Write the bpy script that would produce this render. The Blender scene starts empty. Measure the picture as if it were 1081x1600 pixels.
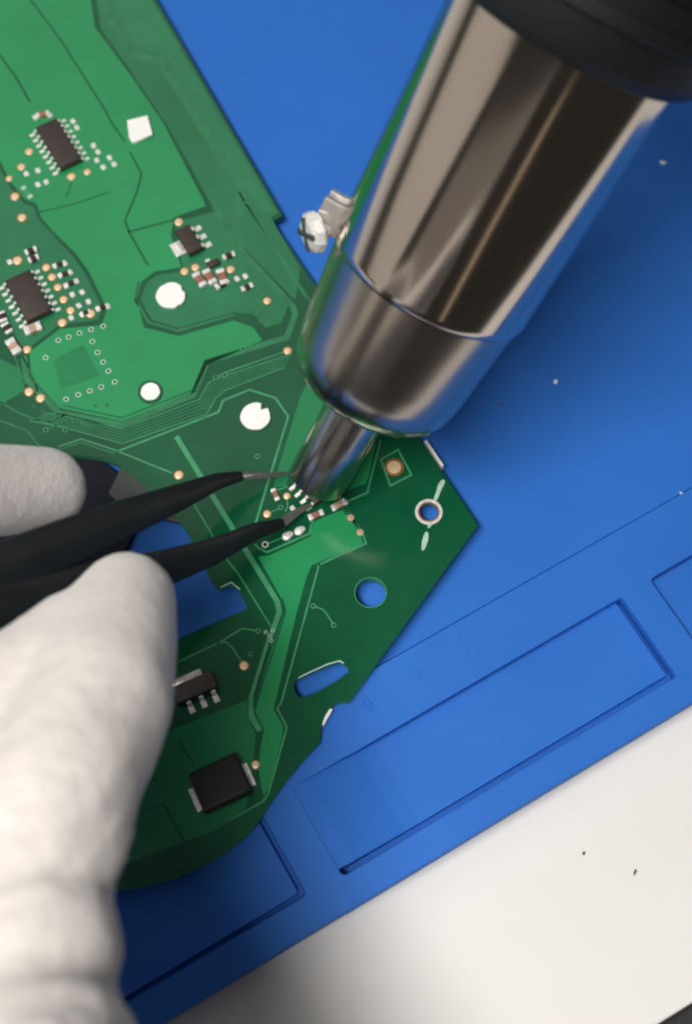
import bpy, bmesh, math, random
from mathutils import Vector, Matrix, Quaternion
import numpy as np

random.seed(7)
SC = bpy.context.scene
COL = SC.collection
MM = 0.001

# ------------------------------------------------------------------ camera
ZM = 3.2            # mat working surface (mm)
ZB = 6.6            # top face of the circuit board (mm)
CAM_D = 260.0
cam_dir = Vector((-0.05, -0.375, 0.925)).normalized()
CAM = Vector((0, 0, ZB)) + CAM_D * cam_dir
HALF = 94.4 / CAM_D
cam_data = bpy.data.cameras.new('camera')
cam = bpy.data.objects.new('camera', cam_data)
COL.objects.link(cam)
cam.location = CAM * MM
_f = -cam_dir
_r = _f.cross(Vector((0, 0, 1))).normalized()
_u = _r.cross(_f)
cam.rotation_euler = Matrix((( _r.x, _u.x, -_f.x), (_r.y, _u.y, -_f.y), (_r.z, _u.z, -_f.z))).to_euler()
cam_data.sensor_fit = 'VERTICAL'
cam_data.sensor_height = 24.0
cam_data.lens = 12.0 / HALF
cam_data.clip_start = 0.005
cam_data.clip_end = 20.0
cam_data.dof.use_dof = True
cam_data.dof.focus_distance = 0.253
cam_data.dof.aperture_fstop = cam_data.lens / 3.4
SC.camera = cam

# ------------------------------------------------------------------ world, lamps, exposure
world = bpy.data.worlds.new('World')
SC.world = world
world.use_nodes = True
bg = world.node_tree.nodes['Background']
bg.inputs[0].default_value = (1.0, 0.95, 0.88, 1)
bg.inputs[1].default_value = 0.028
SC.view_settings.view_transform = 'Standard'
SC.view_settings.look = 'None'
SC.view_settings.exposure = 0.0
SC.view_settings.gamma = 1.0
SC.cycles.max_bounces = 8
SC.cycles.filter_width = 2.2
try:
    SC.cycles.use_denoising = True
except Exception:
    pass


def area(name, loc, target, sx, sy, power, col=(1, 1, 1)):
    d = bpy.data.lights.new(name, 'AREA')
    d.shape = 'RECTANGLE'
    d.size, d.size_y, d.energy, d.color = sx, sy, power, col
    o = bpy.data.objects.new(name, d)
    COL.objects.link(o)
    o.location = loc
    o.rotation_euler = (Vector(target) - Vector(loc)).to_track_quat('-Z', 'Y').to_euler()
    return o


# ceiling lamp over the bench (key), then unseen panels added for fill, haze and steel streaks
area('bench_tube_lamp', (-0.20, -0.15, 0.60), (0, 0, 0), 0.42, 0.13, 4.6, (1.0, 0.97, 0.93))
area('fill_panel', (0.2, 0.0, 2.2), (0, 0, 0), 2.4, 2.4, 2.0, (1.0, 0.97, 0.94))  # added overhead fill, no such fixture in view
area('haze_panel', (-0.55, 1.15, 1.55), (0, 0, 0), 1.6, 1.3, 4.0, (1.0, 0.98, 0.95))  # added unseen panel that lays the haze on the upper board
area('streak_panel_warm', (-1.5, 0.10, 0.42), (0, 0, 0.07), 1.5, 0.62, 1.4, (1.0, 0.92, 0.83))  # added unseen panel for the broad beige streak on the barrel
area('streak_panel_dim', (-0.96, -1.15, 0.36), (0, 0, 0.07), 1.0, 0.55, 0.30, (1.0, 0.90, 0.80))  # added dim panel for the barrel's grey-brown streak
area('streak_strip_gold', (-0.14, -1.5, 0.20), (0, 0, 0.07), 0.07, 0.45, 0.05, (1.0, 0.78, 0.50))  # added narrow strip for the thin gold streak on the barrel


# ------------------------------------------------------------------ pixel geometry of the survey photo
def ray(px, py):
    x = (px - 540.5) / 800 * HALF
    y = (800 - py) / 800 * HALF
    return (_f + x * _r + y * _u).normalized()


def P(px, py, z=ZB):
    v = ray(px, py)
    t = (z - CAM.z) / v.z
    return CAM + t * v


def PP(pts, z=ZB):
    return [P(a, b, z) for a, b in pts]


def mmpp(px, py, z=ZB):
    return (P(px + 1, py, z) - P(px, py, z)).length


# ------------------------------------------------------------------ materials
def nmat(name, base, rough=0.5, metal=0.0, spec=0.5, var=0.0, vscale=200, bump=0.0, bscale=2000,
         coat=0.0, coat_rough=0.1, sheen=0.0, rvar=0.0, var2=None, detail=4):
    m = bpy.data.materials.new(name)
    m.use_nodes = True
    nt = m.node_tree
    b = nt.nodes['Principled BSDF']
    b.inputs['Base Color'].default_value = (*base, 1)
    b.inputs['Roughness'].default_value = rough
    b.inputs['Metallic'].default_value = metal
    b.inputs['Specular IOR Level'].default_value = spec
    b.inputs['Coat Weight'].default_value = coat
    b.inputs['Coat Roughness'].default_value = coat_rough
    b.inputs['Sheen Weight'].default_value = sheen
    tc = nt.nodes.new('ShaderNodeTexCoord')
    geo = nt.nodes.new('ShaderNodeNewGeometry')
    if var > 0 or rvar > 0:
        n = nt.nodes.new('ShaderNodeTexNoise')
        n.inputs['Scale'].default_value = vscale
        n.inputs['Detail'].default_value = detail
        n.inputs['Roughness'].default_value = 0.6
        nt.links.new(geo.outputs['Position'], n.inputs['Vector'])
        if var > 0:
            cr = nt.nodes.new('ShaderNodeMix')
            cr.data_type = 'RGBA'
            lo = tuple(c * (1 - var) for c in base)
            hi = var2 if var2 else tuple(min(1, c * (1 + var)) for c in base)
            cr.inputs['A'].default_value = (*lo, 1)
            cr.inputs['B'].default_value = (*hi, 1)
            mr = nt.nodes.new('ShaderNodeMapRange')
            mr.inputs['From Min'].default_value = 0.3
            mr.inputs['From Max'].default_value = 0.7
            nt.links.new(n.outputs['Fac'], mr.inputs['Value'])
            nt.links.new(mr.outputs['Result'], cr.inputs['Factor'])
            nt.links.new(cr.outputs['Result'], b.inputs['Base Color'])
        if rvar > 0:
            mr2 = nt.nodes.new('ShaderNodeMapRange')
            mr2.inputs['From Min'].default_value = 0.3
            mr2.inputs['From Max'].default_value = 0.7
            mr2.inputs['To Min'].default_value = max(0.02, rough - rvar)
            mr2.inputs['To Max'].default_value = rough + rvar
            nt.links.new(n.outputs['Fac'], mr2.inputs['Value'])
            nt.links.new(mr2.outputs['Result'], b.inputs['Roughness'])
    if bump > 0:
        n2 = nt.nodes.new('ShaderNodeTexNoise')
        n2.inputs['Scale'].default_value = bscale
        n2.inputs['Detail'].default_value = 3
        nt.links.new(geo.outputs['Position'], n2.inputs['Vector'])
        bp = nt.nodes.new('ShaderNodeBump')
        bp.inputs['Strength'].default_value = bump
        bp.inputs['Distance'].default_value = 0.0005
        nt.links.new(n2.outputs['Fac'], bp.inputs['Height'])
        nt.links.new(bp.outputs['Normal'], b.inputs['Normal'])
    return m


M = {}
M['table'] = nmat('white_laminate', (0.80, 0.785, 0.765), 0.55, spec=0.3, var=0.025, vscale=25, bump=0.02, bscale=900)
M['band'] = nmat('black_rubber_band', (0.012, 0.012, 0.012), 0.6, bump=0.2, bscale=1200)
M['mat'] = nmat('blue_silicone', (0.030, 0.158, 0.575), 0.5, spec=0.16, var=0.06, vscale=30, bump=0.03, bscale=1600, rvar=0.05)
M['board'] = nmat('dark_green_mask', (0.005, 0.086, 0.036), 0.13, spec=0.45, var=0.16, vscale=55, bump=0.01, bscale=3000, rvar=0.02)
M['core'] = nmat('green_fibreglass', (0.05, 0.30, 0.13), 0.5, var=0.2, vscale=800)
M['pour'] = nmat('bright_green_mask', (0.020, 0.265, 0.092), 0.13, spec=0.45, var=0.09, vscale=45, bump=0.01, bscale=3000, rvar=0.02)
M['pour2'] = nmat('mid_green_mask', (0.014, 0.19, 0.07), 0.14, spec=0.45, var=0.12, vscale=50, bump=0.01, bscale=3000)
M['pour3'] = nmat('soft_green_mask', (0.024, 0.195, 0.084), 0.14, spec=0.45, var=0.12, vscale=50)  # board mask in a lighter green
M['pour4'] = nmat('dull_green_mask', (0.020, 0.170, 0.073), 0.14, spec=0.45, var=0.14, vscale=50)  # board mask in a slightly lighter green
M['trace'] = nmat('pale_green_trace', (0.055, 0.29, 0.135), 0.2, spec=0.5, var=0.2, vscale=300)
M['trace_dim'] = nmat('mid_green_trace', (0.026, 0.185, 0.078), 0.2, spec=0.5, var=0.2, vscale=300)
M['silk'] = nmat('pale_silkscreen', (0.42, 0.62, 0.50), 0.5, var=0.15, vscale=900)
M['gold'] = nmat('gold_finish', (1.0, 0.70, 0.42), 0.36, metal=0.4, var=0.10, vscale=900)
M['copper'] = nmat('copper_ring', (0.30, 0.12, 0.035), 0.45, metal=0.2)
M['tin'] = nmat('bright_solder', (0.86, 0.85, 0.80), 0.32, metal=0.3, var=0.22, vscale=1500, bump=0.25, bscale=1600)
M['steel'] = nmat('tinned_steel', (0.62, 0.60, 0.57), 0.30, metal=0.75, var=0.2, vscale=700)
M['chip'] = nmat('moulded_black_plastic', (0.046, 0.034, 0.030), 0.48, spec=0.5, var=0.2, vscale=700, bump=0.15, bscale=4000)
M['ferrite'] = nmat('black_ferrite', (0.010, 0.009, 0.009), 0.5, spec=0.4, var=0.2, vscale=700, bump=0.15, bscale=3000)
M['ceramic'] = nmat('brown_ceramic', (0.30, 0.13, 0.085), 0.45, var=0.2, vscale=900)
M['ceramic_dark'] = nmat('dark_ceramic', (0.030, 0.018, 0.014), 0.4, var=0.2, vscale=900)
M['ceramic_tan'] = nmat('tan_ceramic', (0.48, 0.33, 0.23), 0.45, var=0.15, vscale=900)
M['white'] = nmat('white_plastic', (0.93, 0.93, 0.91), 0.35, var=0.03, vscale=500, bump=0.15, bscale=900)
M['hole'] = nmat('via_bore', (0.004, 0.008, 0.006), 0.7)
M['grey'] = nmat('grey_plastic', (0.055, 0.066, 0.063), 0.6, var=0.1, vscale=200)
M['chrome'] = nmat('polished_steel', (0.62, 0.55, 0.485), 0.13, metal=1.0, rvar=0.01, vscale=40, var=0.03)
M['sleeve'] = nmat('satin_steel', (0.52, 0.455, 0.39), 0.22, metal=1.0, rvar=0.015, vscale=40, var=0.05)
M['tube'] = nmat('heat_stained_steel', (0.56, 0.53, 0.47), 0.22, metal=1.0, rvar=0.03, vscale=250, var=0.12)
M['zinc'] = nmat('bright_zinc', (0.85, 0.85, 0.85), 0.28, metal=0.8, var=0.2, vscale=500, bump=0.12, bscale=700)
M['grip'] = nmat('black_abs', (0.010, 0.0105, 0.011), 0.5, spec=0.3, bump=0.08, bscale=2500)
M['slot'] = nmat('black_recess', (0.003, 0.003, 0.003), 0.7)
M['housing'] = nmat('black_navy_plastic', (0.006, 0.008, 0.018), 0.6, spec=0.25)
M['esd'] = nmat('black_coating', (0.009, 0.012, 0.013), 0.5, spec=0.35, var=0.2, vscale=200, bump=0.06, bscale=2500)
M['tip'] = nmat('grey_steel_tip', (0.42, 0.43, 0.40), 0.32, metal=0.8, var=0.2, vscale=600, bump=0.1, bscale=2000)
M['dust_w'] = nmat('pale_lint', (0.75, 0.80, 0.85), 0.8)
M['dust_d'] = nmat('dark_crumb', (0.10, 0.09, 0.08), 0.8)


def glove_material():
    m = nmat('white_knit', (0.73, 0.685, 0.655), 0.9, spec=0.12, var=0.07, vscale=90, sheen=0.3)
    nt = m.node_tree
    b = nt.nodes['Principled BSDF']
    geo = nt.nodes.new('ShaderNodeNewGeometry')
    vo = nt.nodes.new('ShaderNodeTexVoronoi'); vo.inputs['Scale'].default_value = 1250; vo.inputs['Randomness'].default_value = 0.55
    mp = nt.nodes.new('ShaderNodeMapping'); mp.inputs['Scale'].default_value = (1.0, 0.62, 1.0); mp.inputs['Rotation'].default_value = (0, 0, 0.35)
    nt.links.new(geo.outputs['Position'], mp.inputs['Vector'])
    nt.links.new(mp.outputs['Vector'], vo.inputs['Vector'])
    n1 = nt.nodes.new('ShaderNodeTexNoise'); n1.inputs['Scale'].default_value = 2600; n1.inputs['Detail'].default_value = 4
    n2 = nt.nodes.new('ShaderNodeTexNoise'); n2.inputs['Scale'].default_value = 260; n2.inputs['Detail'].default_value = 5
    nt.links.new(geo.outputs['Position'], n1.inputs['Vector'])
    nt.links.new(geo.outputs['Position'], n2.inputs['Vector'])
    prev = None
    for tex, st, dist in ((vo.outputs['Distance'], 0.16, 0.0005), (n1.outputs['Fac'], 0.25, 0.0003), (n2.outputs['Fac'], 0.12, 0.0010)):
        bp = nt.nodes.new('ShaderNodeBump'); bp.inputs['Strength'].default_value = st; bp.inputs['Distance'].default_value = dist
        nt.links.new(tex, bp.inputs['Height'])
        if prev: nt.links.new(prev.outputs['Normal'], bp.inputs['Normal'])
        prev = bp
    nt.links.new(prev.outputs['Normal'], b.inputs['Normal'])
    return m


M['glove'] = glove_material()


# ------------------------------------------------------------------ object helpers (all in mm, linked in metres)
def link(name, mesh, mat, parent=None, loc=(0, 0, 0), rotz=0.0, scale=None):
    o = bpy.data.objects.new(name, mesh)
    COL.objects.link(o)
    if mat is not None and not mesh.materials:
        mesh.materials.append(mat)
    o.location = Vector(loc) * MM
    o.rotation_euler = (0, 0, rotz)
    if scale:
        o.scale = scale
    if parent:
        o.parent = parent
    return o


def empty(name, loc=(0, 0, 0)):
    o = bpy.data.objects.new(name, None)
    COL.objects.link(o)
    o.location = Vector(loc) * MM
    o.empty_display_size = 0.01
    return o


def tag(o, label=None, cat=None, group=None, kind=None):
    if label: o['label'] = label
    if cat: o['category'] = cat
    if group: o['group'] = group
    if kind: o['kind'] = kind
    return o


def mesh_from(name, verts, faces, smooth=False):
    me = bpy.data.meshes.new(name)
    me.from_pydata([tuple(Vector(v) * MM) for v in verts], [], faces)
    me.update()
    if smooth:
        for p in me.polygons:
            p.use_smooth = True
    return me


def bm_mesh(name, bm, smooth=False, autos=None):
    bmesh.ops.recalc_face_normals(bm, faces=bm.faces)
    me = bpy.data.meshes.new(name)
    bm.to_mesh(me)
    bm.free()
    me.transform(Matrix.Scale(MM, 4))
    if smooth:
        for p in me.polygons:
            p.use_smooth = True
    if autos is not None:
        me.polygons.foreach_set('use_smooth', [True] * len(me.polygons))
        try:
            me.set_sharp_from_angle(angle=math.radians(autos))
        except Exception:
            pass
    return me


def slab(name, outer, holes, z0, z1, bevel=0.0, res=1):
    """closed plate from 2-D outlines (mm) with holes; returns mesh centred on world origin"""
    cu = bpy.data.curves.new(name, 'CURVE')
    cu.dimensions = '2D'
    cu.fill_mode = 'BOTH'
    cu.extrude = max(1e-9, (z1 - z0) / 2 * MM - bevel * MM)
    cu.bevel_depth = bevel * MM
    cu.bevel_resolution = res
    cu.offset = -bevel * MM
    for loop in [outer] + list(holes):
        sp = cu.splines.new('POLY')
        sp.points.add(len(loop) - 1)
        for i, p in enumerate(loop):
            sp.points[i].co = (p[0] * MM, p[1] * MM, 0, 1)
        sp.use_cyclic_u = True
    tmp = bpy.data.objects.new('tmp', cu)
    COL.objects.link(tmp)
    dg = bpy.context.evaluated_depsgraph_get()
    me = bpy.data.meshes.new_from_object(tmp.evaluated_get(dg))
    bpy.data.objects.remove(tmp)
    bpy.data.curves.remove(cu)
    me.transform(Matrix.Translation((0, 0, (z0 + z1) / 2 * MM)))
    me.name = name
    me.materials.clear()
    return me


def chaikin(pts, n=2, closed=True):
    pts = [Vector((p[0], p[1])) for p in pts]
    for _ in range(n):
        out = []
        k = len(pts)
        rng = range(k) if closed else range(k - 1)
        if not closed:
            out.append(pts[0])
        for i in rng:
            a, b = pts[i], pts[(i + 1) % k]
            out += [a * 0.75 + b * 0.25, a * 0.25 + b * 0.75]
        if not closed:
            out.append(pts[-1])
        pts = out
    return [(p.x, p.y) for p in pts]


def ribbon(name, pts, w, z0, z1, round_n=0):
    """flat strip of width w following a polyline (mm)"""
    pts = [Vector((p[0], p[1])) for p in pts]
    n = len(pts)
    L, R = [], []
    for i in range(n):
        if i == 0:
            d = (pts[1] - pts[0]).normalized(); m = Vector((-d.y, d.x)); k = 1
        elif i == n - 1:
            d = (pts[-1] - pts[-2]).normalized(); m = Vector((-d.y, d.x)); k = 1
        else:
            d1 = (pts[i] - pts[i - 1]).normalized(); d2 = (pts[i + 1] - pts[i]).normalized()
            n1 = Vector((-d1.y, d1.x)); n2 = Vector((-d2.y, d2.x))
            m = (n1 + n2)
            m = m.normalized() if m.length > 1e-6 else n1
            k = 1 / max(0.4, m.dot(n1))
        L.append(pts[i] + m * w / 2 * k)
        R.append(pts[i] - m * w / 2 * k)
    V = [(p.x, p.y, z1) for p in L] + [(p.x, p.y, z1) for p in R] + [(p.x, p.y, z0) for p in L] + [(p.x, p.y, z0) for p in R]
    F = []
    for i in range(n - 1):
        F.append((i, i + n, i + n + 1, i + 1))
        F.append((i, i + 1, i + 1 + 2 * n, i + 2 * n))
        F.append((i + n, i + 3 * n, i + 3 * n + 1, i + n + 1))
    F.append((0, 2 * n, 3 * n, n))
    F.append((n - 1, 2 * n - 1, 4 * n - 1, 3 * n - 1))
    bm = bmesh.new()
    vs = [bm.verts.new(v) for v in V]
    for f in F:
        bm.faces.new([vs[j] for j in f])
    return bm_mesh(name, bm)


def circle(cx, cy, r, n=28, a0=0.0):
    return [(cx + r * math.cos(a0 + 2 * math.pi * i / n), cy + r * math.sin(a0 + 2 * math.pi * i / n)) for i in range(n)]


def lathe(name, prof, n=96, autos=35, smooth_prof=False):
    """revolve (z, r) profile about local z"""
    V, F = [], []
    k = len(prof)
    for z, r in prof:
        for j in range(n):
            a = 2 * math.pi * j / n
            V.append((r * math.cos(a), r * math.sin(a), z))
    for i in range(k - 1):
        for j in range(n):
            j2 = (j + 1) % n
            F.append((i * n + j, i * n + j2, (i + 1) * n + j2, (i + 1) * n + j))
    bm = bmesh.new()
    vs = [bm.verts.new(v) for v in V]
    for f in F:
        bm.faces.new([vs[q] for q in f])
    return bm_mesh(name, bm, autos=autos)


def box_bm(bm, cx, cy, cz, sx, sy, sz):
    r = bmesh.ops.create_cube(bm, size=1.0)
    bmesh.ops.scale(bm, vec=(sx, sy, sz), verts=r['verts'])
    bmesh.ops.translate(bm, vec=(cx, cy, cz), verts=r['verts'])
    return r['verts']


def bevel_bm(bm, w, seg=2):
    bmesh.ops.bevel(bm, geom=list(bm.edges), offset=w, segments=seg, profile=0.6, affect='EDGES')


def box_mesh(name, sx, sy, sz, bev=0.0, seg=2, z0=True):
    bm = bmesh.new()
    box_bm(bm, 0, 0, sz / 2 if z0 else 0, sx, sy, sz)
    if bev:
        bevel_bm(bm, bev, seg)
    return bm_mesh(name, bm, autos=40)


# ================================================================== SETTING: bench top
def line_ext(a, b, t):
    return (a[0] + (b[0] - a[0]) * t, a[1] + (b[1] - a[1]) * t)


E0, E1 = P(1028, 1600, 0), P(1081, 1567, 0)
ed = (E1 - E0).normalized(); en = Vector((-ed.y, ed.x, 0))
if en.y < 0: en = -en
# table top: half plane above the line E0-E1
c0 = E0 - ed * 700; c1 = E0 + ed * 700
tb = [(c0.x, c0.y), (c1.x, c1.y), ((c1 + en * 900).x, (c1 + en * 900).y), ((c0 + en * 900).x, (c0 + en * 900).y)]
table = link('table', slab('table', tb, [], -18, 0, 0.5), M['table'])
tag(table, kind='structure')
bnd = [(c0 - en * 0.05)[:2], (c1 - en * 0.05)[:2], (c1 - en * 14)[:2], (c0 - en * 14)[:2]]
eb = link('edge_band', slab('edge_band', bnd, [], -19, 0.6, 0.6), M['band'], table)

# ================================================================== blue work mat
mat_root = empty('work_mat', (0, 0, 0))
tag(mat_root, 'blue silicone soldering mat with recessed parts trays under the circuit board', 'mat')
ZT = 4.8           # top of the raised tray border
e0, e1 = P(252, 1600, ZT), P(1081, 1098, ZT)
m1 = (e1 - e0).normalized(); m2 = Vector((-m1.y, m1.x, 0))


def mq(px, py, z=ZT):
    d = P(px, py, z) - e0
    return (d.dot(m1), d.dot(m2))


def mw(s, t):
    p = e0 + m1 * s + m2 * t
    return (p.x, p.y)


t_ridge = (mq(620, 1010)[1] + mq(1081, 775)[1]) / 2
S0, S1, TT = -170.0, 190.0, 290.0
def rrect(s0, t0, s1, t1, r=0.8):
    out = []
    for cx, cy, a in ((s1 - r, t1 - r, 0), (s0 + r, t1 - r, 90), (s0 + r, t0 + r, 180), (s1 - r, t0 + r, 270)):
        for k in range(4):
            an = math.radians(a + k * 30)
            out.append(mw(cx + r * math.cos(an), cy + r * math.sin(an)))
    return out
base_poly = rrect(S0, 0.25, S1, TT, 3)
link('base_sheet', slab('base_sheet', base_poly, [], 0.02, 0.9, 0.1), M['mat'], mat_root)
work_poly = rrect(S0 + 0.3, t_ridge + 0.42, S1 - 0.3, TT - 0.3, 0.8)
link('work_surface', slab('work_surface', work_poly, [], 0.85, ZM, 0.15), M['mat'], mat_root)
q = [mq(975, 930), mq(1055, 1060), mq(535, 1367)]
tb0 = (q[1][1] + q[2][1]) / 2
tt0 = q[0][1]
s_r = (q[0][0] + q[1][0]) / 2
s_l = q[2][0]
t1r = mq(480, 1398)
t3l = mq(1015, 905)
trays = [(s_l, tb0, s_r, tt0), (t1r[0] - 62, t1r[1], t1r[0], tt0), (t3l[0], tb0, t3l[0] + 45, t3l[1])]
tray_loops = [rrect(*t, r=0.7) for t in trays]
link('tray_border', slab('tray_border', rrect(S0 + 0.1, 0, S1 - 0.1, t_ridge, 1.2), tray_loops, 0.85, ZT, 0.15), M['mat'], mat_root)
# narrow channel added along lower and right-hand walls to make their dark shade lines
for k, (s0, t0, s1, t1) in enumerate(trays):
    if k == 0:      # ramp added up to the border so no hard shade line forms here
        a_, b_, c_, d_ = s0 - 0.05, s0 + 16, s1 - 1.0, None
        zf, ztop = 2.75, ZT - 0.12
        rows = [(a_, ztop), (a_ + 3, ztop - 0.2), (a_ + 8, (ztop + zf) / 2), (b_ - 3, zf + 0.2), (b_, zf), (c_, zf)]
        V = []
        for t_ in (t0 + 1.35, t1 + 0.04):
            for z_ in (1, 0):
                V += [(*mw(ss, t_), zz if z_ else 0.85) for ss, zz in rows]
        n_ = len(rows)
        F = []
        for i in range(n_ - 1):
            F += [(i, i + 1, 2 * n_ + i + 1, 2 * n_ + i), (n_ + i, i + n_ + 1, i + 1, i)]
        F += [(n_ - 1, 2 * n_ - 1, 4 * n_ - 1, 3 * n_ - 1)]
        me = mesh_from('tray_floor', V, F)
        link('tray_floor', me, M['mat'], mat_root)
    else:
        link('tray_floor', slab('tray_floor', rrect(s0 + 0.02, t0 + 1.2, s1 - 1.0, t1 - 0.02, 0.6), [], 0.85, 2.75), M['mat'], mat_root)
# embossed ruler figures on the border strip
def emboss(px, py, kind):
    c = P(px, py, ZT)
    ang = math.atan2(m1.y, m1.x)
    if kind == 'ring':
        o = [(1.05 * math.cos(a) * 0.75, 1.3 * math.sin(a)) for a in [2 * math.pi * i / 20 for i in range(20)]]
        i_ = [(0.62 * math.cos(a) * 0.75, 0.9 * math.sin(a)) for a in [2 * math.pi * i / 20 for i in range(20)]]
        me = slab('ruler_mark', o, [i_], -0.05, 0.17, 0.06)
    else:
        me = slab('ruler_mark', [(-0.25, -kind), (0.25, -kind), (0.25, kind), (-0.25, kind)], [], -0.05, 0.15, 0.05)
    link('ruler_mark', me, M['mat'], mat_root, c, ang)
emboss(573, 1101, 'ring')
for px, py, k in ((652, 1056, 0.9), (655, 1046, 0.5), (727, 1018, 1.1), (742, 1012, 1.2), (712, 985, 1.3), (798, 992, 0.9), (806, 986, 0.6), (748, 1003, 0.8)):
    emboss(px, py, k)

# ================================================================== circuit board
brd = empty('circuit_board', (0, 0, ZB))
tag(brd, 'green printed circuit board with large cutout and soldered chips lying on blue mat', 'circuit board')
BZ = Vector((0, 0, ZB))


def bpart(name, me, mat, z_is_world=True):
    o = link(name, me, mat, brd, (0, 0, -ZB) if z_is_world else (0, 0, 0))
    return o


outline = [(-330, -260), (60, -260), (150, -165), (245, 0), (442, 337), (426, 346), (746, 820), (544, 1096)] + \
          chaikin([(544, 1096), (527, 1096), (512, 1111), (505, 1126), (502, 1139)], 2, False)[1:-1] + \
          [(502, 1139), (500, 1160), (470, 1192)] + \
          chaikin([(470, 1192), (430, 1243), (400, 1292), (360, 1328), (300, 1362), (240, 1382), (190, 1391), (110, 1394), (20, 1380), (-120, 1330), (-330, 1290)], 2, False)[1:]
cut_px = chaikin([(95, 711), (125, 711), (165, 716), (205, 735), (250, 777), (276, 805), (300, 842), (318, 875), (326, 897)], 2, False) + \
         chaikin([(326, 897), (333, 914), (345, 919), (362, 911), (376, 922), (387, 951)], 2, False)[1:] + \
         [(283, 996), (200, 1030), (120, 1058), (20, 1040), (-60, 960), (-70, 860), (-30, 770), (40, 725)]
slot_px = chaikin([(458, 1066), (470, 1057), (528, 1031), (541, 1038), (545, 1054), (476, 1092), (463, 1086)], 1)


def pxcircle(px, py, rmm, n=30):
    c = P(px, py)
    return circle(c.x, c.y, rmm, n)


peg_holes = [pxcircle(236, 613, 2.35)]
board_holes = [[tuple(p[:2]) for p in PP(cut_px)], [tuple(p[:2]) for p in PP(slot_px)], pxcircle(578, 926, 2.75), pxcircle(669, 800, 1.95)]
bo = [tuple(p[:2]) for p in PP(outline)]
bpart('substrate', slab('substrate', bo, board_holes, ZB - 1.6, ZB - 0.06), M['core'])
bpart('solder_mask', slab('solder_mask', bo, board_holes, ZB - 0.055, ZB), M['board'])

LAY = 0.05
def pour(name, pts, mat, layer=1, holes=(), sm=0):
    if sm: pts = chaikin(pts, sm)
    me = slab(name, [tuple(p[:2]) for p in PP(pts)], [[tuple(p[:2]) for p in PP(h)] for h in holes], ZB - 0.03, ZB + LAY * layer)
    return bpart(name, me, M[mat])


def trace(pts, wpx, mat='trace', layer=1, name='trace'):
    px, py = pts[0]
    w = wpx * mmpp(px, py)
    me = ribbon(name, PP(pts), w, ZB - 0.02, ZB + LAY * layer)
    return bpart(name, me, M[mat])


def gap(pts, wpx):
    return trace(pts, wpx, 'board', 1.25, 'clearance_line')


# large copper areas under the mask
pour('copper_area', [(-330, -260), (30, -260), (125, -120), (149, 43), (200, 111), (255, 191), (318, 312), (322, 322), (272, 340),
     (268, 368), (284, 418), (243, 424), (222, 440), (214, 468), (226, 512), (280, 525), (366, 501), (397, 512), (410, 532),
     (324, 571), (306, 613), (191, 658), (93, 637), (50, 590), (47, 550), (95, 514), (160, 508), (168, 482), (140, 425), (118, 395),
     (84, 362), (64, 338), (58, 318), (40, 312), (18, 285), (0, 250), (-330, 180)], 'pour', 1,
     holes=[[(236 + 20 * math.cos(a * .2618), 613 + 18.5 * math.sin(a * .2618)) for a in range(24)]])
pour('copper_area', [(84, 566), (95, 556), (131, 539), (156, 587), (97, 608)], 'pour2', 1.3, sm=0)
pour('copper_area', [(488, 817), (512, 806), (535, 797), (546, 810), (562, 834), (566, 848), (560, 853), (488, 883), (480, 900), (464, 958), (428, 1108), (443, 1135),
     (442, 1152), (421, 1232), (412, 1244), (404, 1200), (409, 1160), (411, 1140), (398, 1120), (402, 1095), (426, 1010), (446, 955), (442, 938), (404, 870), (420, 868), (455, 853), (486, 838)], 'pour', 1)
pour('copper_area', [(520, 768), (560, 690), (587, 688), (576, 744), (570, 756), (540, 767)], 'pour', 1)
pour('copper_area', [(436, 730), (470, 620), (480, 600), (520, 620), (470, 700), (452, 735), (448, 760), (428, 760)], 'pour2', 1)
pour('copper_area', [(300, 1128), (390, 1093), (388, 1122), (400, 1147), (396, 1200), (385, 1262), (350, 1290), (340, 1296), (230, 1337),
     (195, 1352), (110, 1352), (40, 1320), (120, 1220), (250, 1148)], 'pour2', 1)
pour('copper_area', [(0, 560), (30, 575), (40, 610), (-10, 640), (-330, 620), (-330, 470), (-20, 480)], 'pour2', 1)
pour('copper_area', [(35, -250), (60, -252), (145, -160), (240, 0), (436, 333), (424, 340), (470, 420), (462, 470), (380, 385), (330, 318), (262, 196), (206, 112), (158, 45), (134, -118)], 'pour4', 0.5)  # from here on, lighter green laid over the dark base
pour('copper_area', [(40, -258), (75, -258), (150, -150), (238, 4), (428, 330), (412, 334), (376, 280), (300, 160), (256, 84), (212, 72), (182, 22), (150, -60)], 'pour3', 0.7)
pour('copper_area', [(330, 332), (345, 330), (384, 392), (452, 476), (440, 505), (416, 512), (396, 490), (366, 488), (280, 512), (238, 500), (220, 468), (230, 442), (246, 430), (288, 424), (276, 370), (278, 346)], 'pour4', 0.7)
pour('copper_area', [(-330, 190), (-2, 258), (16, 292), (38, 318), (54, 324), (60, 342), (114, 400), (134, 428), (160, 480), (154, 500), (92, 508), (40, 548), (-10, 470), (-330, 460)], 'pour4', 0.7)
# pale bands
trace([(140, -60), (170, 26), (204, 84), (251, 95), (298, 170), (376, 290), (382, 303), (371, 320), (372, 342)], 13, 'trace_dim')
trace([(335, 322), (381, 395), (458, 478), (462, 492), (449, 527), (324, 566), (314, 590), (302, 618), (191, 664), (92, 645), (42, 592), (38, 555)], 9, 'trace_dim')
trace([(384, 318), (478, 465)], 3, 'trace_dim')
trace([(374, 300), (384, 318), (430, 385), (490, 478)], 2.5, 'trace_dim')
trace([(218, 440), (212, 468), (232, 503), (278, 517), (366, 492)], 4, 'trace_dim')
trace([(228, 485), (278, 510), (366, 482), (398, 478)], 2.0, 'trace_dim')
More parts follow.
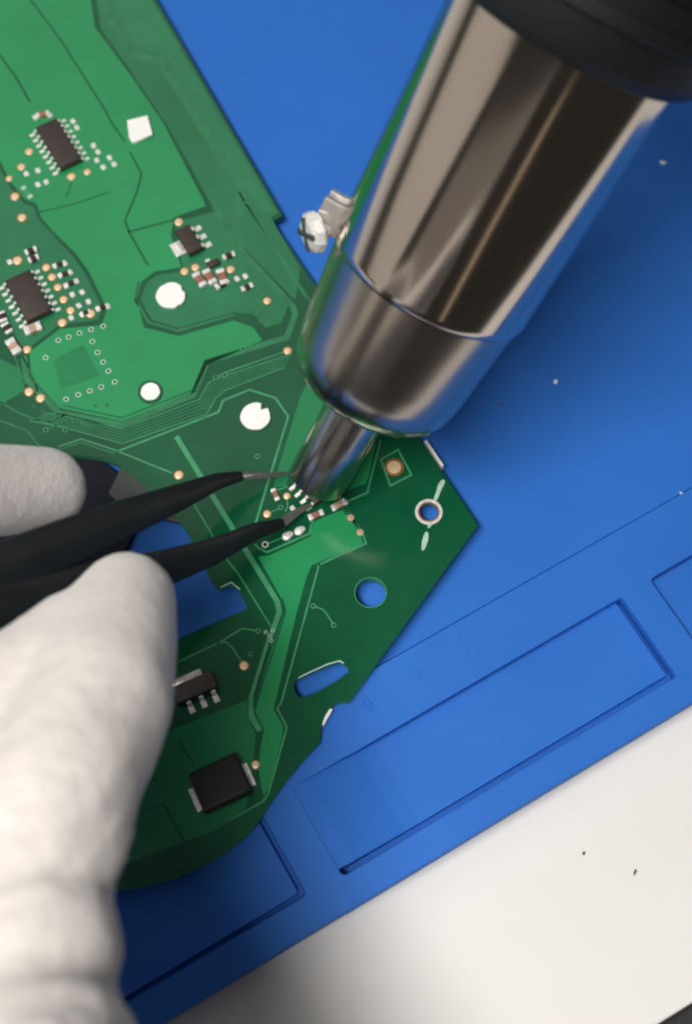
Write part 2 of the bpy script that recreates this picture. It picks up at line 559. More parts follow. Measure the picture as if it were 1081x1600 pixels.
# bundle of parallel signal traces
for k in range(6):
    o = k * 4.6
    trace([(456 - k * 2, 553 + o * 0.9), (344 + o * .3, 590 + o * 0.9), (327 + o * .5, 598 + o), (312 + o * .5, 624 + o), (191 + o * .05, 670 + o), (102 - o * .3, 648 + o * .8), (70 - o, 646 + o * 0.5)], 1.6, 'trace' if k in (0, 5) else 'trace_dim')
trace([(448, 549), (350, 583), (333, 592)], 1.8, 'trace')
trace([(92, 698), (128, 686), (180, 703), (269, 739)], 2.4)
trace([(96, 702), (128, 691), (180, 709)], 2.0, 'trace_dim')
trace([(185, 705), (342, 644), (349, 626), (391, 609), (431, 622), (451, 651), (400, 818)], 3.4)
trace([(0, 657), (42, 672), (58, 692), (66, 700)], 2.6, 'trace_dim')
trace([(0, 628), (28, 644), (67, 660), (80, 660), (103, 648)], 2.6, 'trace_dim')
trace([(74, 671), (100, 660), (118, 656)], 2, 'trace_dim')
trace([(104, 671), (128, 660), (145, 664)], 2, 'trace_dim')
trace([(20, 548), (34, 585), (40, 600)], 2, 'trace_dim')
trace([(30, 546), (52, 588), (60, 612)], 2, 'trace_dim')
trace([(276, 682), (368, 832), (391, 870), (434, 940), (437, 957), (418, 1010), (391, 1100), (394, 1122), (407, 1142)], 8, 'trace')
trace([(284, 754), (305, 790), (357, 877), (372, 895), (424, 979)], 2.2)
trace([(500, 880), (440, 1098), (434, 1107), (449, 1137), (420, 1240), (412, 1252), (370, 1276), (345, 1290)], 2.6)
trace([(534, 788), (566, 834), (571, 849), (496, 884)], 3.2)
trace([(489, 813), (484, 834), (418, 863), (404, 856), (399, 850)], 3.2)
trace([(594, 687), (573, 770), (541, 784)], 3.2)
trace([(594, 718), (621, 703), (642, 742), (609, 759), (594, 718)], 3.0)
trace([(490, 947), (505, 952), (513, 962), (522, 977)], 2.2)
trace([(280, 1034), (345, 1003), (379, 982), (404, 986)], 2.4)
trace([(340, 1005), (354, 1003), (364, 1012), (379, 1036)], 2.4)
trace([(415, 851), (449, 838)], 2.2)
trace([(449, 778), (450, 792), (446, 800)], 2.0)
trace([(418, 803), (438, 794)], 2.0)
trace([(450, 760), (440, 764), (424, 768)], 2.4)
trace([(530, 770), (532, 784), (549, 808), (562, 832)], 3)
trace([(423, 990), (421, 1010), (400, 1080), (396, 1092)], 2.0, 'trace_dim')
trace([(384, 432), (404, 452), (416, 466)], 2.0, 'trace_dim')
trace([(362, 478), (400, 468), (412, 480), (398, 492)], 2.0, 'trace_dim')
trace([(325, 352), (345, 368), (370, 402), (384, 424)], 2.2, 'trace_dim')
trace([(422, 478), (430, 490), (420, 506), (405, 503)], 2.2, 'trace_dim')
# dark clearances in the copper
gap([(45, -5), (95, 62), (165, 172), (174, 190), (196, 222)], 3)
gap([(-20, 60), (24, 118), (48, 160)], 3.5)
gap([(204, 238), (222, 272), (216, 296), (196, 345), (202, 362), (232, 415)], 3.2)
gap([(200, 363), (272, 344)], 3.2)
gap([(60, 332), (120, 318), (172, 300)], 2.2)
gap([(113, 286), (104, 308)], 2)
gap([(488, 888), (472, 950), (432, 1106)], 1.6)
gap([(280, 1158), (303, 1193)], 3)
gap([(256, 1255), (295, 1327)], 3.4)
gap([(190, 1284), (256, 1255)], 1.8)
gap([(208, 1205), (246, 1220)], 2.4)
gap([(442, 935), (447, 956), (402, 1098), (398, 1112), (412, 1140), (407, 1165)], 2.2)
gap([(318, 585), (306, 608), (191, 653), (100, 634)], 2.0)

# pads and vias
disc = bmesh.new()
rings = [(1.0, 0.0), (1.0, 0.35), (0.86, 0.75), (0.5, 0.95)]
vv = []
for r_, z_ in rings:
    vv.append([disc.verts.new((r_ * math.cos(2 * math.pi * i / 20), r_ * math.sin(2 * math.pi * i / 20), z_)) for i in range(20)])
for a_, b_ in zip(vv, vv[1:]):
    for i in range(20):
        disc.faces.new((a_[i], a_[(i + 1) % 20], b_[(i + 1) % 20], b_[i]))
tc_ = disc.verts.new((0, 0, 1.0))
for i in range(20):
    disc.faces.new((vv[-1][i], vv[-1][(i + 1) % 20], tc_))
disc_me = bm_mesh('pad_disc', disc, smooth=True)
disc_gold = disc_me.copy(); disc_gold.materials.append(M['gold'])
disc_tin = disc_me.copy(); disc_tin.materials.append(M['tin'])
disc_tan = disc_me.copy(); disc_tan.materials.append(M['ceramic_tan'])
disc_cop = disc_me.copy(); disc_cop.materials.append(M['copper'])
disc_hole = disc_me.copy(); disc_hole.materials.append(M['hole'])


def put(name, me, px, py, sx, sy=None, sz=0.12, rotz=0.0, dz=0.0, parent=None):
    c = P(px, py) - BZ
    o = bpy.data.objects.new(name, me)
    COL.objects.link(o)
    o.parent = parent or brd
    o.location = (c + Vector((0, 0, dz))) * MM
    o.rotation_euler = (0, 0, rotz)
    o.scale = (sx, sy if sy else sx, sz)
    return o


def test_pad(px, py, rpx, ring=True):
    r = rpx * mmpp(px, py)
    if ring:
        put('pad_ring', disc_cop, px, py, r * 1.28, sz=0.075)
    put('test_pad', disc_gold, px, py, r, sz=0.16)


for a in [(46, 237, 6), (34, 261, 6), (15, 279, 5), (24, 307, 6.5), (35, 340, 6.5), (112, 276, 6.5), (137, 269, 5.5),
          (28, 407, 7), (73, 418, 6), (82, 433, 6), (91, 449, 6), (100, 468, 6), (111, 485, 6), (98, 504, 6.5), (142, 490, 6.8),
          (43, 546, 6), (46, 612, 6.5), (64, 622, 6.5), (280, 742, 6.5), (289, 424, 6), (306, 418, 6), (361, 421, 6), (418, 470, 5.8),
          (450, 548, 5.8), (382, 1040, 6.5), (400, 1195, 6), (449, 775, 5), (418, 803, 5.5)]:
    test_pad(*a)
# fiducial
r_ = mmpp(615, 730)
put('fiducial_ring', disc_cop, 615, 730, 15 * r_, sz=0.05)
put('fiducial', disc_gold, 615, 730, 11 * r_, sz=0.10)

ringm = {}
def via(px, py, rpx=4.0, mat='trace', bore=True, thick=0.45):
    key = (mat, thick)
    if key not in ringm:
        me = slab('via_ring', circle(0, 0, 1, 20), [circle(0, 0, 1 - thick, 20)], 0, 1)
        me.transform(Matrix.Diagonal((1 / 1, 1 / 1, 1, 1)))
        me.materials.append(M[mat])
        ringm[key] = me
    r = rpx * mmpp(px, py)
    o = put('via', ringm[key], px, py, r, sz=0.09)
    if bore:
        h = put('via_bore', disc_hole, px, py, r * (1 - thick) * 1.02, sz=0.075)
    return o


for a in [(92, 532), (108, 527), (125, 521), (143, 515), (162, 510), (145, 534), (153, 551), (162, 566), (170, 580), (180, 597), (159, 605),
          (141, 611), (123, 617), (72, 559), (104, 624)]:
    via(*a, 4.4, 'silk', thick=0.42)
for a in [(72, 672), (102, 672), (490, 947), (522, 977), (403, 713), (439, 793), (404, 986), (392, 1022), (381, 545), (338, 590), (352, 586)]:
    via(*a, 4.2, 'trace', thick=0.4)
via(415, 851, 5.5, 'tin', thick=0.4)
for a in [(416, 988), (422, 994), (427, 985), (424, 1001)]:
    via(*a, 3.0, 'silk', thick=0.4)
for a in [(150, 634), (168, 633), (54, 634), (68, 642)]:
    via(*a, 3.0, 'trace_dim', thick=0.5)
for a in [(547, 809), (562, 832)]:
    put('test_pad', disc_tan, *a, 5.6 * mmpp(*a), sz=0.22)

# solder pads, bare
def ang_at(px, py, dx, dy):
    d = P(px + dx, py + dy) - P(px, py)
    return math.atan2(d.y, d.x)


padbox = box_mesh('solder_pad', 1, 1, 1, 0.22, 2)
padbox.materials.append(M['tin'])
AX = (0.53, 0.85)
for a in [(42, 272), (60, 267), (60, 289), (73, 285), (115, 190), (121, 200), (147, 228), (154, 238), (152, 251), (162, 262), (172, 247), (179, 257),
          (87, 416), (95, 431), (104, 447), (114, 461), (124, 478), (129, 492), (112, 497), (102, 412), (110, 426), (120, 440), (129, 457),
          (139, 472), (154, 483), (169, 479), (326, 409), (371, 436), (384, 432), (458, 795), (56, 184), (78, 180), (16, 410)]:
    s = mmpp(*a)
    put('solder_pad', padbox, *a, 9.5 * s, 7.5 * s, 0.22, rotz=ang_at(*a, *AX) + random.uniform(-.12, .12))
for a in [(449, 838), (468, 830)]:
    put('solder_blob', disc_tin, *a, 0.95, 0.8, 0.5, rotz=0.4)
    put('solder_blob', disc_tin, a[0] + 4, a[1] - 3, 0.7, 0.6, 0.35)


# two-terminal components: body with end caps as sub-parts
def two_terminal(name, p0, p1, wpx, hmm, body, capfrac=0.26, endmat='tin'):
    a, b = P(*p0), P(*p1)
    c = (a + b) / 2
    L = (b - a).length
    w = wpx * mmpp(*p0)
    ang = math.atan2((b - a).y, (b - a).x)
    me = box_mesh(name, L * (1 - 2 * capfrac) + 0.06, w * 0.94, hmm * 0.95, 0.05, 2)
    o = link(name, me, M[body], brd, c - BZ + Vector((0, 0, 0.08)), ang)
    cap = box_mesh('end_cap', L * capfrac, w, hmm, 0.09, 2)
    cap.materials.append(M[endmat])
    for s in (-1, 1):
        e = bpy.data.objects.new('end_cap', cap); COL.objects.link(e)
        e.parent = o
        e.location = (s * L * (1 - capfrac) / 2 * MM, 0, -0.05 * MM)
    return o


two_terminal('capacitor', (41, 398), (59, 391), 10, 0.8, 'ceramic_dark')
two_terminal('capacitor', (46, 410), (62, 403), 10, 0.8, 'ceramic_dark')
two_terminal('capacitor', (40, 521), (66, 511), 15, 1.0, 'ceramic_tan', 0.3)
two_terminal('capacitor', (2, 490), (7, 505), 14, 0.8, 'ceramic_dark')
two_terminal('capacitor', (8, 508), (17, 522), 13, 0.8, 'ceramic_dark')
two_terminal('capacitor', (16, 534), (30, 555), 15, 1.1, 'ceramic_tan', 0.33)
two_terminal('resistor', (58, 183), (78, 178), 9, 0.6, 'ceramic', 0.25)
two_terminal('capacitor', (349, 405), (368, 398), 9, 0.7, 'ceramic_dark')
two_terminal('capacitor', (306, 430), (320, 450), 13, 1.0, 'ceramic')
two_terminal('capacitor', (322, 425), (335, 446), 13, 1.0, 'ceramic')
two_terminal('capacitor', (344, 424), (352, 447), 13, 1.0, 'ceramic')
two_terminal('capacitor', (338, 452), (358, 440), 10, 0.8, 'ceramic_dark')
two_terminal('resistor', (378, 454), (396, 446), 9, 0.5, 'ceramic_dark', 0.3)
for a, b in (((86, 417), (103, 411)), ((95, 432), (111, 426)), ((104, 447), (120, 440)), ((128, 492), (142, 487)), ((154, 483), (169, 478))):
    two_terminal('resistor', a, b, 7, 0.45, 'ceramic_dark', 0.22)
two_terminal('resistor', (427, 765), (435, 783), 8, 0.6, 'ceramic')
two_terminal('resistor', (483, 811), (506, 801), 10, 0.6, 'ceramic')
two_terminal('resistor', (519, 796), (541, 784), 11, 0.6, 'ceramic_tan', 0.25)
two_terminal('resistor', (522, 773), (538, 765), 9, 0.5, 'ceramic_tan', 0.3)
two_terminal('resistor', (36, 292), (50, 310), 8, 0.25, 'trace', 0.25, 'silk')
# small dark transistor between the capacitors
a = P(334, 414)
link('transistor', box_mesh('transistor', 2.6, 1.3, 0.9, 0.1), M['chip'], brd, a - BZ, ang_at(334, 414, 0.93, -0.36))


# gull-wing chips
def lead_mesh(w=0.54, reach=1.15, h=0.85):
    bm = bmesh.new()
    prof = [(-0.15, h), (0.32, h), (0.55, h * 0.55), (0.66, 0.2), (0.85, 0.13), (reach + 0.25, 0.10)]
    t = 0.2
    up = [(x, z + t / 2) for x, z in prof]; dn = [(x - (0.12 if 0 < i < 5 else 0), max(0.02, z - t / 2)) for i, (x, z) in enumerate(prof)]
    loop = up + dn[::-1]
    A = [bm.verts.new((x, -w / 2, z)) for x, z in loop]
    B = [bm.verts.new((x, w / 2, z)) for x, z in loop]
    n = len(loop)
    for i in range(n):
        bm.faces.new((A[i], A[(i + 1) % n], B[(i + 1) % n], B[i]))
    k = len(up)
    for i in range(k - 1):
        for S in (A, B):
            f = (S[i], S[i + 1], S[n - 2 - i], S[n - 1 - i])
            bm.faces.new(f)
    box_bm(bm, reach * 0.5 + 0.5, 0, 0.05, reach * 0.95, w * 1.25, 0.16)
    me = bm_mesh('lead', bm, autos=30)
    me.materials.append(M['tin'])
    return me


LEAD = lead_mesh()


def chip_body(name, L, W, H):
    bm = bmesh.new()
    z0, zm, z1 = 0.12, H * 0.52, H
    k = 0.16
    secs = [(L / 2 - k, W / 2 - k, z0), (L / 2, W / 2, zm), (L / 2 - k * 1.2, W / 2 - k * 1.2, z1)]
    rows = []
    for a, b, z in secs:
        rows.append([bm.verts.new(v) for v in ((-a, -b, z), (a, -b, z), (a, b, z), (-a, b, z))])
    for r0, r1 in zip(rows, rows[1:]):
        for i in range(4):
            bm.faces.new((r0[i], r0[(i + 1) % 4], r1[(i + 1) % 4], r1[i]))
    bm.faces.new(rows[0][::-1]); bm.faces.new(rows[-1])
    bevel_bm(bm, 0.06, 2)
    return bm_mesh(name, bm, autos=40)


def chip(la, lb, ra, rb, n, H=1.6, label=None, extra_len=0.9, reach=1.15):
    A, B, Cc, Dd = P(*la), P(*lb), P(*ra), P(*rb)
    c = (A + B + Cc + Dd) / 4
    d = ((B - A) + (Dd - Cc)) / 2
    ang = math.atan2(d.y, d.x)
    run = d.length
    ax = d.normalized(); ay = Vector((-ax.y, ax.x, 0))
    span = abs((A + B - Cc - Dd).dot(ay)) / 2
    W = max(2.2, span - 2 * 0.95)
    o = link('integrated_circuit', chip_body('integrated_circuit', run + extra_len, W, H), M['chip'], brd, c - BZ, ang)
    dm = link('pin_one_dot', slab('pin_one_dot', circle(0, 0, 0.28, 16), [], 0, 0.02), M['ferrite'], o, (run / 2 - 0.3, W / 2 - 0.7, H - 0.005))
    for s in (-1, 1):
        for i in range(n):
            e = bpy.data.objects.new('lead', LEAD); COL.objects.link(e)
            e.parent = o
            x = -run / 2 + run * i / (n - 1)
            e.location = (x * MM, s * (W / 2) * MM, 0)
            e.rotation_euler = (0, 0, math.pi / 2 if s > 0 else -math.pi / 2)
    return o


chip((50, 208), (87, 268), (101, 193), (137, 252), 8)
chip((2, 447), (35, 507), (60, 429), (91, 487), 7)
chip((455, 758), (479, 790), (503, 738), (530, 768), 4, H=1.4, extra_len=1.2)

# voltage regulator with wide tab
ang = ang_at(298, 378, 0.53, 0.85)
reg = link('voltage_regulator', chip_body('voltage_regulator', 6.4, 3.3, 1.7), M['chip'], brd, P(297, 380) - BZ, ang)
for i in (-1, 0, 1):
    e = bpy.data.objects.new('lead', LEAD); COL.objects.link(e); e.parent = reg
    e.location = (i * 2.2 * MM, 1.65 * MM, 0); e.rotation_euler = (0, 0, math.pi / 2); e.scale = (1.25, 1.6, 1)
e = link('heat_tab', box_mesh('heat_tab', 3.2, 2.4, 0.35, 0.08), M['tin'], reg, (0.2, -2.6, 0.05))
e = link('heat_tab', box_mesh('heat_tab', 2.2, 1.0, 0.6, 0.12), M['steel'], reg, (0.2, -1.9, 0.3))
put('test_pad', disc_gold, 280, 347, 0.85, sz=0.2, dz=0.0)

# power transistor half covered by the glove
ang = ang_at(310, 1075, 0.92, -0.40)
pt = link('power_transistor', chip_body('power_transistor', 7.8, 3.4, 2.2), M['chip'], brd, P(306, 1078) - BZ, ang)
link('heat_tab', box_mesh('heat_tab', 5.6, 1.5, 1.0, 0.15), M['steel'], pt, (-0.6, 2.0, 0.9))
link('seam', box_mesh('seam', 5.0, 0.12, 0.06, 0.02), M['steel'], pt, (1.4, -1.55, 1.25))
for i in (-1, 0, 1):
    e = bpy.data.objects.new('lead', LEAD); COL.objects.link(e); e.parent = pt
    e.location = ((i * 2.3 + 0.4) * MM, -1.7 * MM, 0); e.rotation_euler = (0, 0, -math.pi / 2); e.scale = (1.2, 1.5, 1.3)

# square inductor
ang = ang_at(345, 1222, 0.90, -0.42)
ind = link('inductor', box_mesh('inductor', 9.0, 7.2, 3.2, 0.7, 3), M['ferrite'], brd, P(347, 1228) - BZ, ang)
for s in (-1, 1):
    link('terminal', box_mesh('terminal', 0.9, 4.2, 0.30, 0.1), M['tin'], ind, (s * 5.0, -0.3, 0.02))
    link('terminal', box_mesh('terminal', 0.35, 4.0, 1.7, 0.1), M['steel'], ind, (s * 4.45, -0.3, 0.1))


# white plastic pegs through the board
def peg(px, py, rmm, notches, h=0.55, z0=-2.6):
    c = P(px, py)
    loop = []
    for i in range(48):
        a = 2 * math.pi * i / 48
        r = rmm * (1 + 0.015 * math.sin(3 * a + px) + 0.012 * math.sin(7 * a + py))
        for (na, nw, nd) in notches:
            dlt = (a - na + math.pi) % (2 * math.pi) - math.pi
            if abs(dlt) < nw:
                r -= nd * rmm * math.cos(dlt / nw * math.pi / 2) ** 0.5
        loop.append((r * math.cos(a), r * math.sin(a)))
    o = link('plastic_peg', slab('plastic_peg', loop, [], 0.02, h, 0.14, 2), M['white'], brd, c - BZ)
    return o


peg(268, 464, 2.9, [(0.35, 0.22, 0.14), (5.2, 0.15, 0.08), (2.0, 0.12, 0.06)], h=0.8)
peg(400, 652, 2.85, [(0.80, 0.20, 0.38)], h=0.6)
peg(236, 613, 1.85, [], h=0.5)
sq = [tuple((P(*p) - P(219, 204))[:2]) for p in ((200, 192), (232, 184), (240, 214), (208, 226), (203, 218))]
link('plastic_peg', slab('plastic_peg', sq, [], 0.02, 0.9, 0.12, 2), M['white'], brd, P(219, 204) - BZ)
# white strips along the board edge
def tab(p0, p1, wpx, z0, z1):
    me = ribbon('edge_strip', PP([p0, p1]), wpx * 0.115, z0, z1)
    bpart('edge_strip', me, M['white'])
tab((333, 160), (354, 196), 4.5, ZB - 1.7, ZB - 0.1)
tab((664, 688), (691, 728), 4.5, ZB - 1.7, ZB - 0.1)
tab((503, 1131), (517, 1106), 7, ZB - 1.75, ZB - 0.3)
# dark round housing and grey shoulder fixed under the board, glimpsed in the cutout
hc = P(104, 812, ZB - 2.4)
link('underside_housing', slab('underside_housing', circle(0, 0, 13.2, 48), [], -1.0, 0.5, 0.35, 2), M['housing'], brd, hc - BZ)
bpart('underside_shoulder', slab('underside_shoulder', [tuple(p[:2]) for p in PP([(196, 716), (262, 770), (300, 822), (262, 812), (200, 800), (170, 770)], ZB - 1.7)], [], ZB - 2.6, ZB - 1.7, 0.15), M['grey'])
# plated rings of the mounting holes
def ring_part(name, px, py, r0, r1, mat, h):
    c = P(px, py)
    link(name, slab(name, circle(0, 0, r1, 36), [circle(0, 0, r0, 36)], -0.02, h, 0.01), M[mat], brd, c - BZ)
ring_part('plated_ring', 669, 800, 2.0, 2.55, 'tin', 0.1)
ring_part('plated_ring', 669, 800, 1.7, 2.02, 'copper', 0.07)
ring_part('hole_rim', 578, 926, 2.78, 2.95, 'trace', 0.06)
for poly in ([(690, 748), (696, 752), (688, 766), (684, 778), (678, 786), (676, 780), (681, 768), (683, 758)],
             [(664, 830), (669, 832), (668, 846), (661, 862), (657, 858), (659, 842)],
             [(672, 812), (676, 816), (670, 826), (666, 824)]):
    me = slab('scuff_mark', [tuple(p[:2]) for p in PP(chaikin(poly, 2))], [], ZB - 0.01, ZB + 0.03)
    bpart('scuff_mark', me, M['silk'])
trace(slot_px[1:6], 2.0, 'silk', 0.8, 'slot_rim')
trace([(345, 918), (362, 910), (376, 921)], 2.0, 'silk', 0.8, 'slot_rim')

# ================================================================== hot air gun
tipc = P(495, 752, ZB + 6)
EL = 51
lo, hi = 20.0, 200.0
for _ in range(60):
    mid = (lo + hi) / 2
    dd = P(880, 60, mid) - tipc
    if math.degrees(math.atan2(dd.z, math.hypot(dd.x, dd.y))) < EL: lo = mid
    else: hi = mid
ga = dd.normalized()
vc = (CAM - (tipc + ga * 50)).normalized()
gy = (vc - ga * vc.dot(ga)).normalized()
gx = gy.cross(ga)
gun = empty('hot_air_gun', tipc)
gun.rotation_euler = Matrix(((gx.x, gy.x, ga.x), (gx.y, gy.y, ga.y), (gx.z, gy.z, ga.z))).to_euler()
tag(gun, 'polished steel hot air gun with black grip aimed down at the circuit board', 'heat gun')
# nozzle: tube, domed shoulder, clamp sleeve
noz = link('nozzle', lathe('nozzle', [(18.6, 5.3), (19.6, 6.6), (20.2, 9.5), (21.0, 12.0), (22.4, 13.7), (24.6, 14.8), (27.5, 15.3), (31, 15.6), (38, 16.1), (44.6, 16.7), (45.2, 16.75), (45.3, 16.2), (30, 14.6)], 128, 30), M['sleeve'], gun)
link('nozzle_tube', lathe('nozzle_tube', [(19, 5.0), (19, 5.45), (10, 5.35), (0.3, 5.30), (0, 5.2), (0, 4.75), (0.4, 4.65), (19, 4.6)], 96, 30), M['tube'], noz)
# split seam of the sleeve, clamp ears and screw
bm = bmesh.new()
for k in range(14):
    pass
ear_a = math.radians(8)
def rad(ang, r, z):
    return Vector((r * math.cos(ang), r * math.sin(ang), z))
for s, nm in ((-1, 'clamp_ear'), (1, 'clamp_ear')):
    bm = bmesh.new()
    vs = box_bm(bm, 18.2, s * 1.7 + 0.4, 47.0, 5.4, 1.5, 5.6)
    bevel_bm(bm, 0.35, 2)
    link('clamp_ear', bm_mesh('clamp_ear', bm, autos=40), M['steel'], noz)
scr = link('clamp_screw', lathe('clamp_screw', [(-6, 1.2), (3.4, 1.2), (3.4, 2.75), (3.8, 2.95), (4.8, 2.75), (5.5, 2.0), (5.7, 0.9), (5.75, 0.001)], 10, 25), M['tin'], noz)
scr.rotation_euler = (math.radians(-90), 0, 0)
scr.rotation_euler = (Vector((0.62, 0.66, -0.42)).normalized()).to_track_quat('Z', 'Y').to_euler()
scr.location = Vector((17.4, 0.6, 45.4)) * MM
scr.scale = (1.22, 1.22, 1.0)
for k in range(2):
    rc = link('driver_slot', box_mesh('driver_slot', 4.6, 0.75, 0.5, 0.1), M['grey'], scr, (0, 0, 5.42), k * math.pi / 2 + 0.4)
# barrel
link('barrel', lathe('barrel', [(47.2, 15.8), (45.75, 16.6), (45.6, 17.0), (45.7, 17.3), (46.1, 17.45), (47, 17.5), (60, 17.8), (92, 18.45), (100, 18.5)], 160, 25), M['chrome'], gun)
# grip
grip = link('grip', lathe('grip', [(90.5, 18.2), (90.0, 18.9), (90.2, 20.2), (91.0, 21.2), (93, 22.0), (97, 22.6), (101, 22.9), (101.8, 22.2), (103.4, 22.2), (104.2, 23.2), (110, 23.6), (116, 22.5), (122, 18.0), (128, 15.5), (145, 14.5), (158, 13.5), (163, 10), (164, 0.01)], 128, 30), M['grip'], gun)
for k in range(10):
    a = 2 * math.pi * k / 10 + 0.30
    bm = bmesh.new()
    box_bm(bm, 0, 0, 0, 1.4, 6.5, 3.0)
    bevel_bm(bm, 0.6, 2)
    o = link('vent_slot', bm_mesh('vent_slot', bm, autos=40), M['slot'], grip, rad(a, 23.2, 109.5), a)
for zz, rr in ((105.2, 23.4), (113.0, 23.0)):
    link('grip_rib', lathe('grip_rib', [(zz, rr - 0.6), (zz, rr + 0.7), (zz + 0.5, rr + 1.1), (zz + 1.6, rr + 1.1), (zz + 2.1, rr + 0.7), (zz + 2.1, rr - 0.6)], 128, 30), M['grip'], grip)
link('collar_ring', lathe('collar_ring', [(97.5, 22.5), (97.5, 23.3), (98.0, 23.6), (99.4, 23.6), (99.9, 23.3), (99.9, 22.5)], 128, 30), M['grip'], grip)

# ================================================================== tweezers
twz = empty('tweezers', P(480, 770, ZB))
tag(twz, 'black coated tweezers with bare grey metal tips held in the white glove', 'tweezers')
TW0 = Vector(twz.location) / MM


def arm(path, name, mat, parent, thick, cap=False):
    """path: list of (px, py, z, width_mm); rectangular rounded section swept along it"""
    pts = [P(a, b, z) for a, b, z, w in path]
    bm = bmesh.new()
    rows = []
    n = len(pts)
    for i, p in enumerate(pts):
        d = (pts[min(i + 1, n - 1)] - pts[max(i - 1, 0)]).normalized()
        v = (CAM - p).normalized()
        side = d.cross(v).normalized()
        up = side.cross(d).normalized()
        w = path[i][3] / 2
        t = thick[i] / 2
        row = []
        for k in range(12):
            a = 2 * math.pi * k / 12
            ca, sa = math.cos(a), math.sin(a)
            e = 0.55
            row.append(bm.verts.new(p - TW0 + side * (w * math.copysign(abs(ca) ** e, ca)) + up * (t * math.copysign(abs(sa) ** e, sa))))
        rows.append(row)
    for r0, r1 in zip(rows, rows[1:]):
        for k in range(12):
            bm.faces.new((r0[k], r0[(k + 1) % 12], r1[(k + 1) % 12], r1[k]))
    bm.faces.new(rows[0]); bm.faces.new(rows[-1][::-1])
    return link(name, bm_mesh(name, bm, autos=50), mat, parent)


def densify(path, n=5):
    out = []
    for a, b in zip(path, path[1:]):
        for k in range(n):
            t = k / n
            out.append(tuple(x * (1 - t) + y * t for x, y in zip(a, b)))
    out.append(path[-1])
    return out


up_path = densify([(376, 744, 13.2, 1.9), (340, 752, 16.5, 3.0), (280, 777, 22.5, 4.7), (200, 808, 30.5, 6.3), (100, 850, 40, 7.8), (0, 893, 49, 8.6), (-120, 945, 59, 9.2), (-300, 1030, 72, 9.2)])
lo_path = densify([(441, 818, 9.4, 2.0), (400, 830, 13.0, 3.1), (330, 863, 19.5, 4.7), (250, 890, 27, 6.3), (150, 915, 36, 7.8), (60, 945, 44, 8.6), (-120, 985, 58, 9.2), (-300, 1045, 71, 9.2)])
th = lambda p: [1.1 + 0.22 * w for *_, w in p]
ua = arm(up_path, 'arm', M['esd'], twz, th(up_path))
la = arm(lo_path, 'arm', M['esd'], twz, th(lo_path))
ut = densify([(447, 739, ZB + 1.2, 0.5), (425, 742, 9.3, 0.9), (400, 743, 11.2, 1.3), (374, 744.5, 13.3, 1.6)], 3)
lt = densify([(486, 789, ZB + 0.9, 0.6), (470, 797, 8.0, 1.2), (455, 807, 8.7, 1.7), (439, 818, 9.6, 1.8)], 3)
arm(ut, 'metal_tip', M['tip'], ua, [0.5 + 0.3 * w for *_, w in ut])
arm(lt, 'metal_tip', M['tip'], la, [0.5 + 0.3 * w for *_, w in lt])
link('joint_weld', box_mesh('joint_weld', 14, 9, 5, 1.2), M['esd'], twz, P(-330, 1045, 73) - TW0, -0.4)


# ================================================================== gloved hand
_ico = bmesh.new()
bmesh.ops.create_icosphere(_ico, subdivisions=3, radius=1.0)
ICO = [v.co.copy() for v in _ico.verts]
_ico.free()


def hull_chain(bm, chain):
    for (a, ra), (b, rb) in zip(chain, chain[1:]):
        h = bmesh.new()
        for c, r in ((a, ra), (b, rb)):
            for v in ICO:
                h.verts.new(c + v * r)
        bmesh.ops.convex_hull(h, input=list(h.verts))
        bmesh.ops.delete(h, geom=[v for v in h.verts if not v.link_faces], context='VERTS')
        t = bpy.data.meshes.new('t')
        h.to_mesh(t)
        h.free()
        bm.from_mesh(t)
        bpy.data.meshes.remove(t)


def ch(lst):
    """(px, py, z, r_px) -> sphere list in mm"""
    return [(P(a, b, z), r * mmpp(a, b, z)) for a, b, z, r in lst]


hb = bmesh.new()
# thumb, ball of the thumb, wrist
hull_chain(hb, ch([(197, 940, 50, 79), (172, 1010, 56, 106), (150, 1100, 63, 122), (100, 1210, 69, 128), (55, 1330, 73, 135), (22, 1440, 75, 136), (30, 1495, 76, 160), (22, 1545, 77, 146), (20, 1610, 78, 165), (40, 1760, 84, 215), (60, 2050, 90, 290)]))
# web and palm
hull_chain(hb, ch([(120, 1010, 54, 90), (30, 1110, 58, 120), (-60, 1250, 62, 150), (-90, 1450, 66, 170), (-60, 1750, 70, 190)]))
hull_chain(hb, ch([(10, 1130, 58, 110), (-140, 1150, 56, 130), (-220, 1300, 58, 150), (-180, 1500, 62, 170)]))
# index finger
hull_chain(hb, ch([(72, 764, 36, 66), (10, 767, 42, 72), (-70, 772, 50, 77), (-190, 795, 57, 84), (-300, 890, 71, 96), (-280, 1080, 78, 120), (-200, 1250, 74, 130)]))
# middle, ring and little finger curled behind the tweezers
hull_chain(hb, ch([(-70, 905, 34, 58), (-180, 870, 44, 66), (-310, 880, 64, 82), (-380, 1020, 76, 96), (-320, 1260, 76, 120)]))
hull_chain(hb, ch([(-120, 1020, 30, 54), (-230, 980, 42, 62), (-370, 990, 66, 76), (-430, 1140, 74, 88), (-350, 1350, 70, 115)]))
hull_chain(hb, ch([(-170, 1130, 28, 46), (-270, 1100, 36, 52), (-400, 1130, 54, 62), (-450, 1270, 62, 74), (-360, 1440, 64, 105)]))
hand = link('gloved_hand', bm_mesh('gloved_hand', hb), M['glove'])
tag(hand, 'hand in a white fabric glove pinching black tweezers between thumb and forefinger', 'hand')
md = hand.modifiers.new('fuse', 'REMESH'); md.mode = 'VOXEL'; md.voxel_size = 0.9 * MM; md.use_smooth_shade = True
md = hand.modifiers.new('soften', 'SMOOTH'); md.factor = 0.5; md.iterations = 14
dg = bpy.context.evaluated_depsgraph_get()
hm = bpy.data.meshes.new_from_object(hand.evaluated_get(dg))
hand.modifiers.clear()
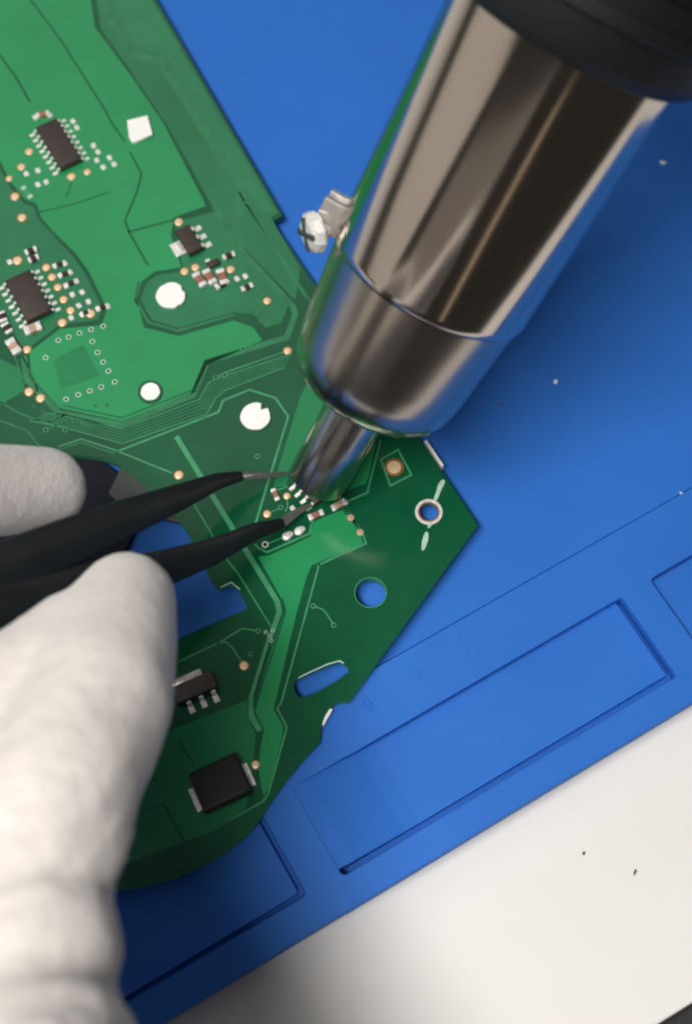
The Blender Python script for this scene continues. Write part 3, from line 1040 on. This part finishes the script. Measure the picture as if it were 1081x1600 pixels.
hand.data = hm
# cloth folds: soft undulation everywhere, ridged creases that grow towards the cuff
from mathutils import noise as mnoise
ytip, ycuff = P(200, 1000, 60).y, P(100, 1500, 75).y
newco = []
for v in hm.vertices:
    c = v.co / MM
    k = min(1.0, max(0.0, (ytip - c.y) / (ytip - ycuff)))
    soft = mnoise.noise(c * 0.055) * 0.9 + mnoise.noise(c * 0.13 + Vector((7, 3, 1))) * 0.35
    q_ = Vector((c.x * 0.055 + 0.03 * c.y, c.y * 0.14 - 0.05 * c.x, c.z * 0.06))
    ridge = 1 - abs(mnoise.noise(q_)) * 2.2
    ridge2 = 1 - abs(mnoise.noise(q_ * 2.3 + Vector((3, 9, 4)))) * 2.2
    d_ = soft * (0.35 + 0.8 * k) + k * (ridge * 0.5 + ridge2 * 0.38) - 0.3 * k + mnoise.noise(c * 0.6) * 0.10
    newco.append(v.co + v.normal * d_ * MM)
for v, c in zip(hm.vertices, newco):
    v.co = c
for p in hm.polygons: p.use_smooth = True
hm.update()

# ================================================================== specks
def speck(px, py, z, s, mat, label, nm):
    bm = bmesh.new()
    bmesh.ops.create_icosphere(bm, subdivisions=2, radius=1)
    for v in bm.verts:
        v.co *= 1 + random.uniform(-.3, .3)
    o = link(nm, bm_mesh(nm, bm), M[mat], None, P(px, py, z) + Vector((0, 0, s[2] * 0.6)), random.uniform(0, 3), s)
    tag(o, label, 'speck', 'lint specks' if mat == 'dust_w' else 'dark crumbs')
speck(867, 597, ZM, (0.5, 0.4, 0.25), 'dust_w', 'tiny white lint speck on blue mat halfway up beside the gun barrel', 'lint_speck')
speck(1035, 255, ZM, (0.7, 0.5, 0.25), 'dust_w', 'tiny white lint speck on blue mat below the black grip', 'lint_speck')
speck(1064, 772, ZM, (0.6, 0.25, 0.2), 'dust_w', 'tiny white lint fibre beside the raised mat border near its step', 'lint_speck')
speck(782, 632, ZM, (0.35, 0.3, 0.15), 'dust_d', 'tiny dark crumb on blue mat near the steel nozzle', 'dark_crumb')
speck(911, 1333, 0, (0.22, 0.36, 0.2), 'dust_d', 'tiny dark crumb on white table closer to the mat edge', 'dark_crumb')
speck(991, 1363, 0, (0.2, 0.55, 0.2), 'dust_d', 'elongated dark crumb on white table farther from the mat edge', 'dark_crumb')
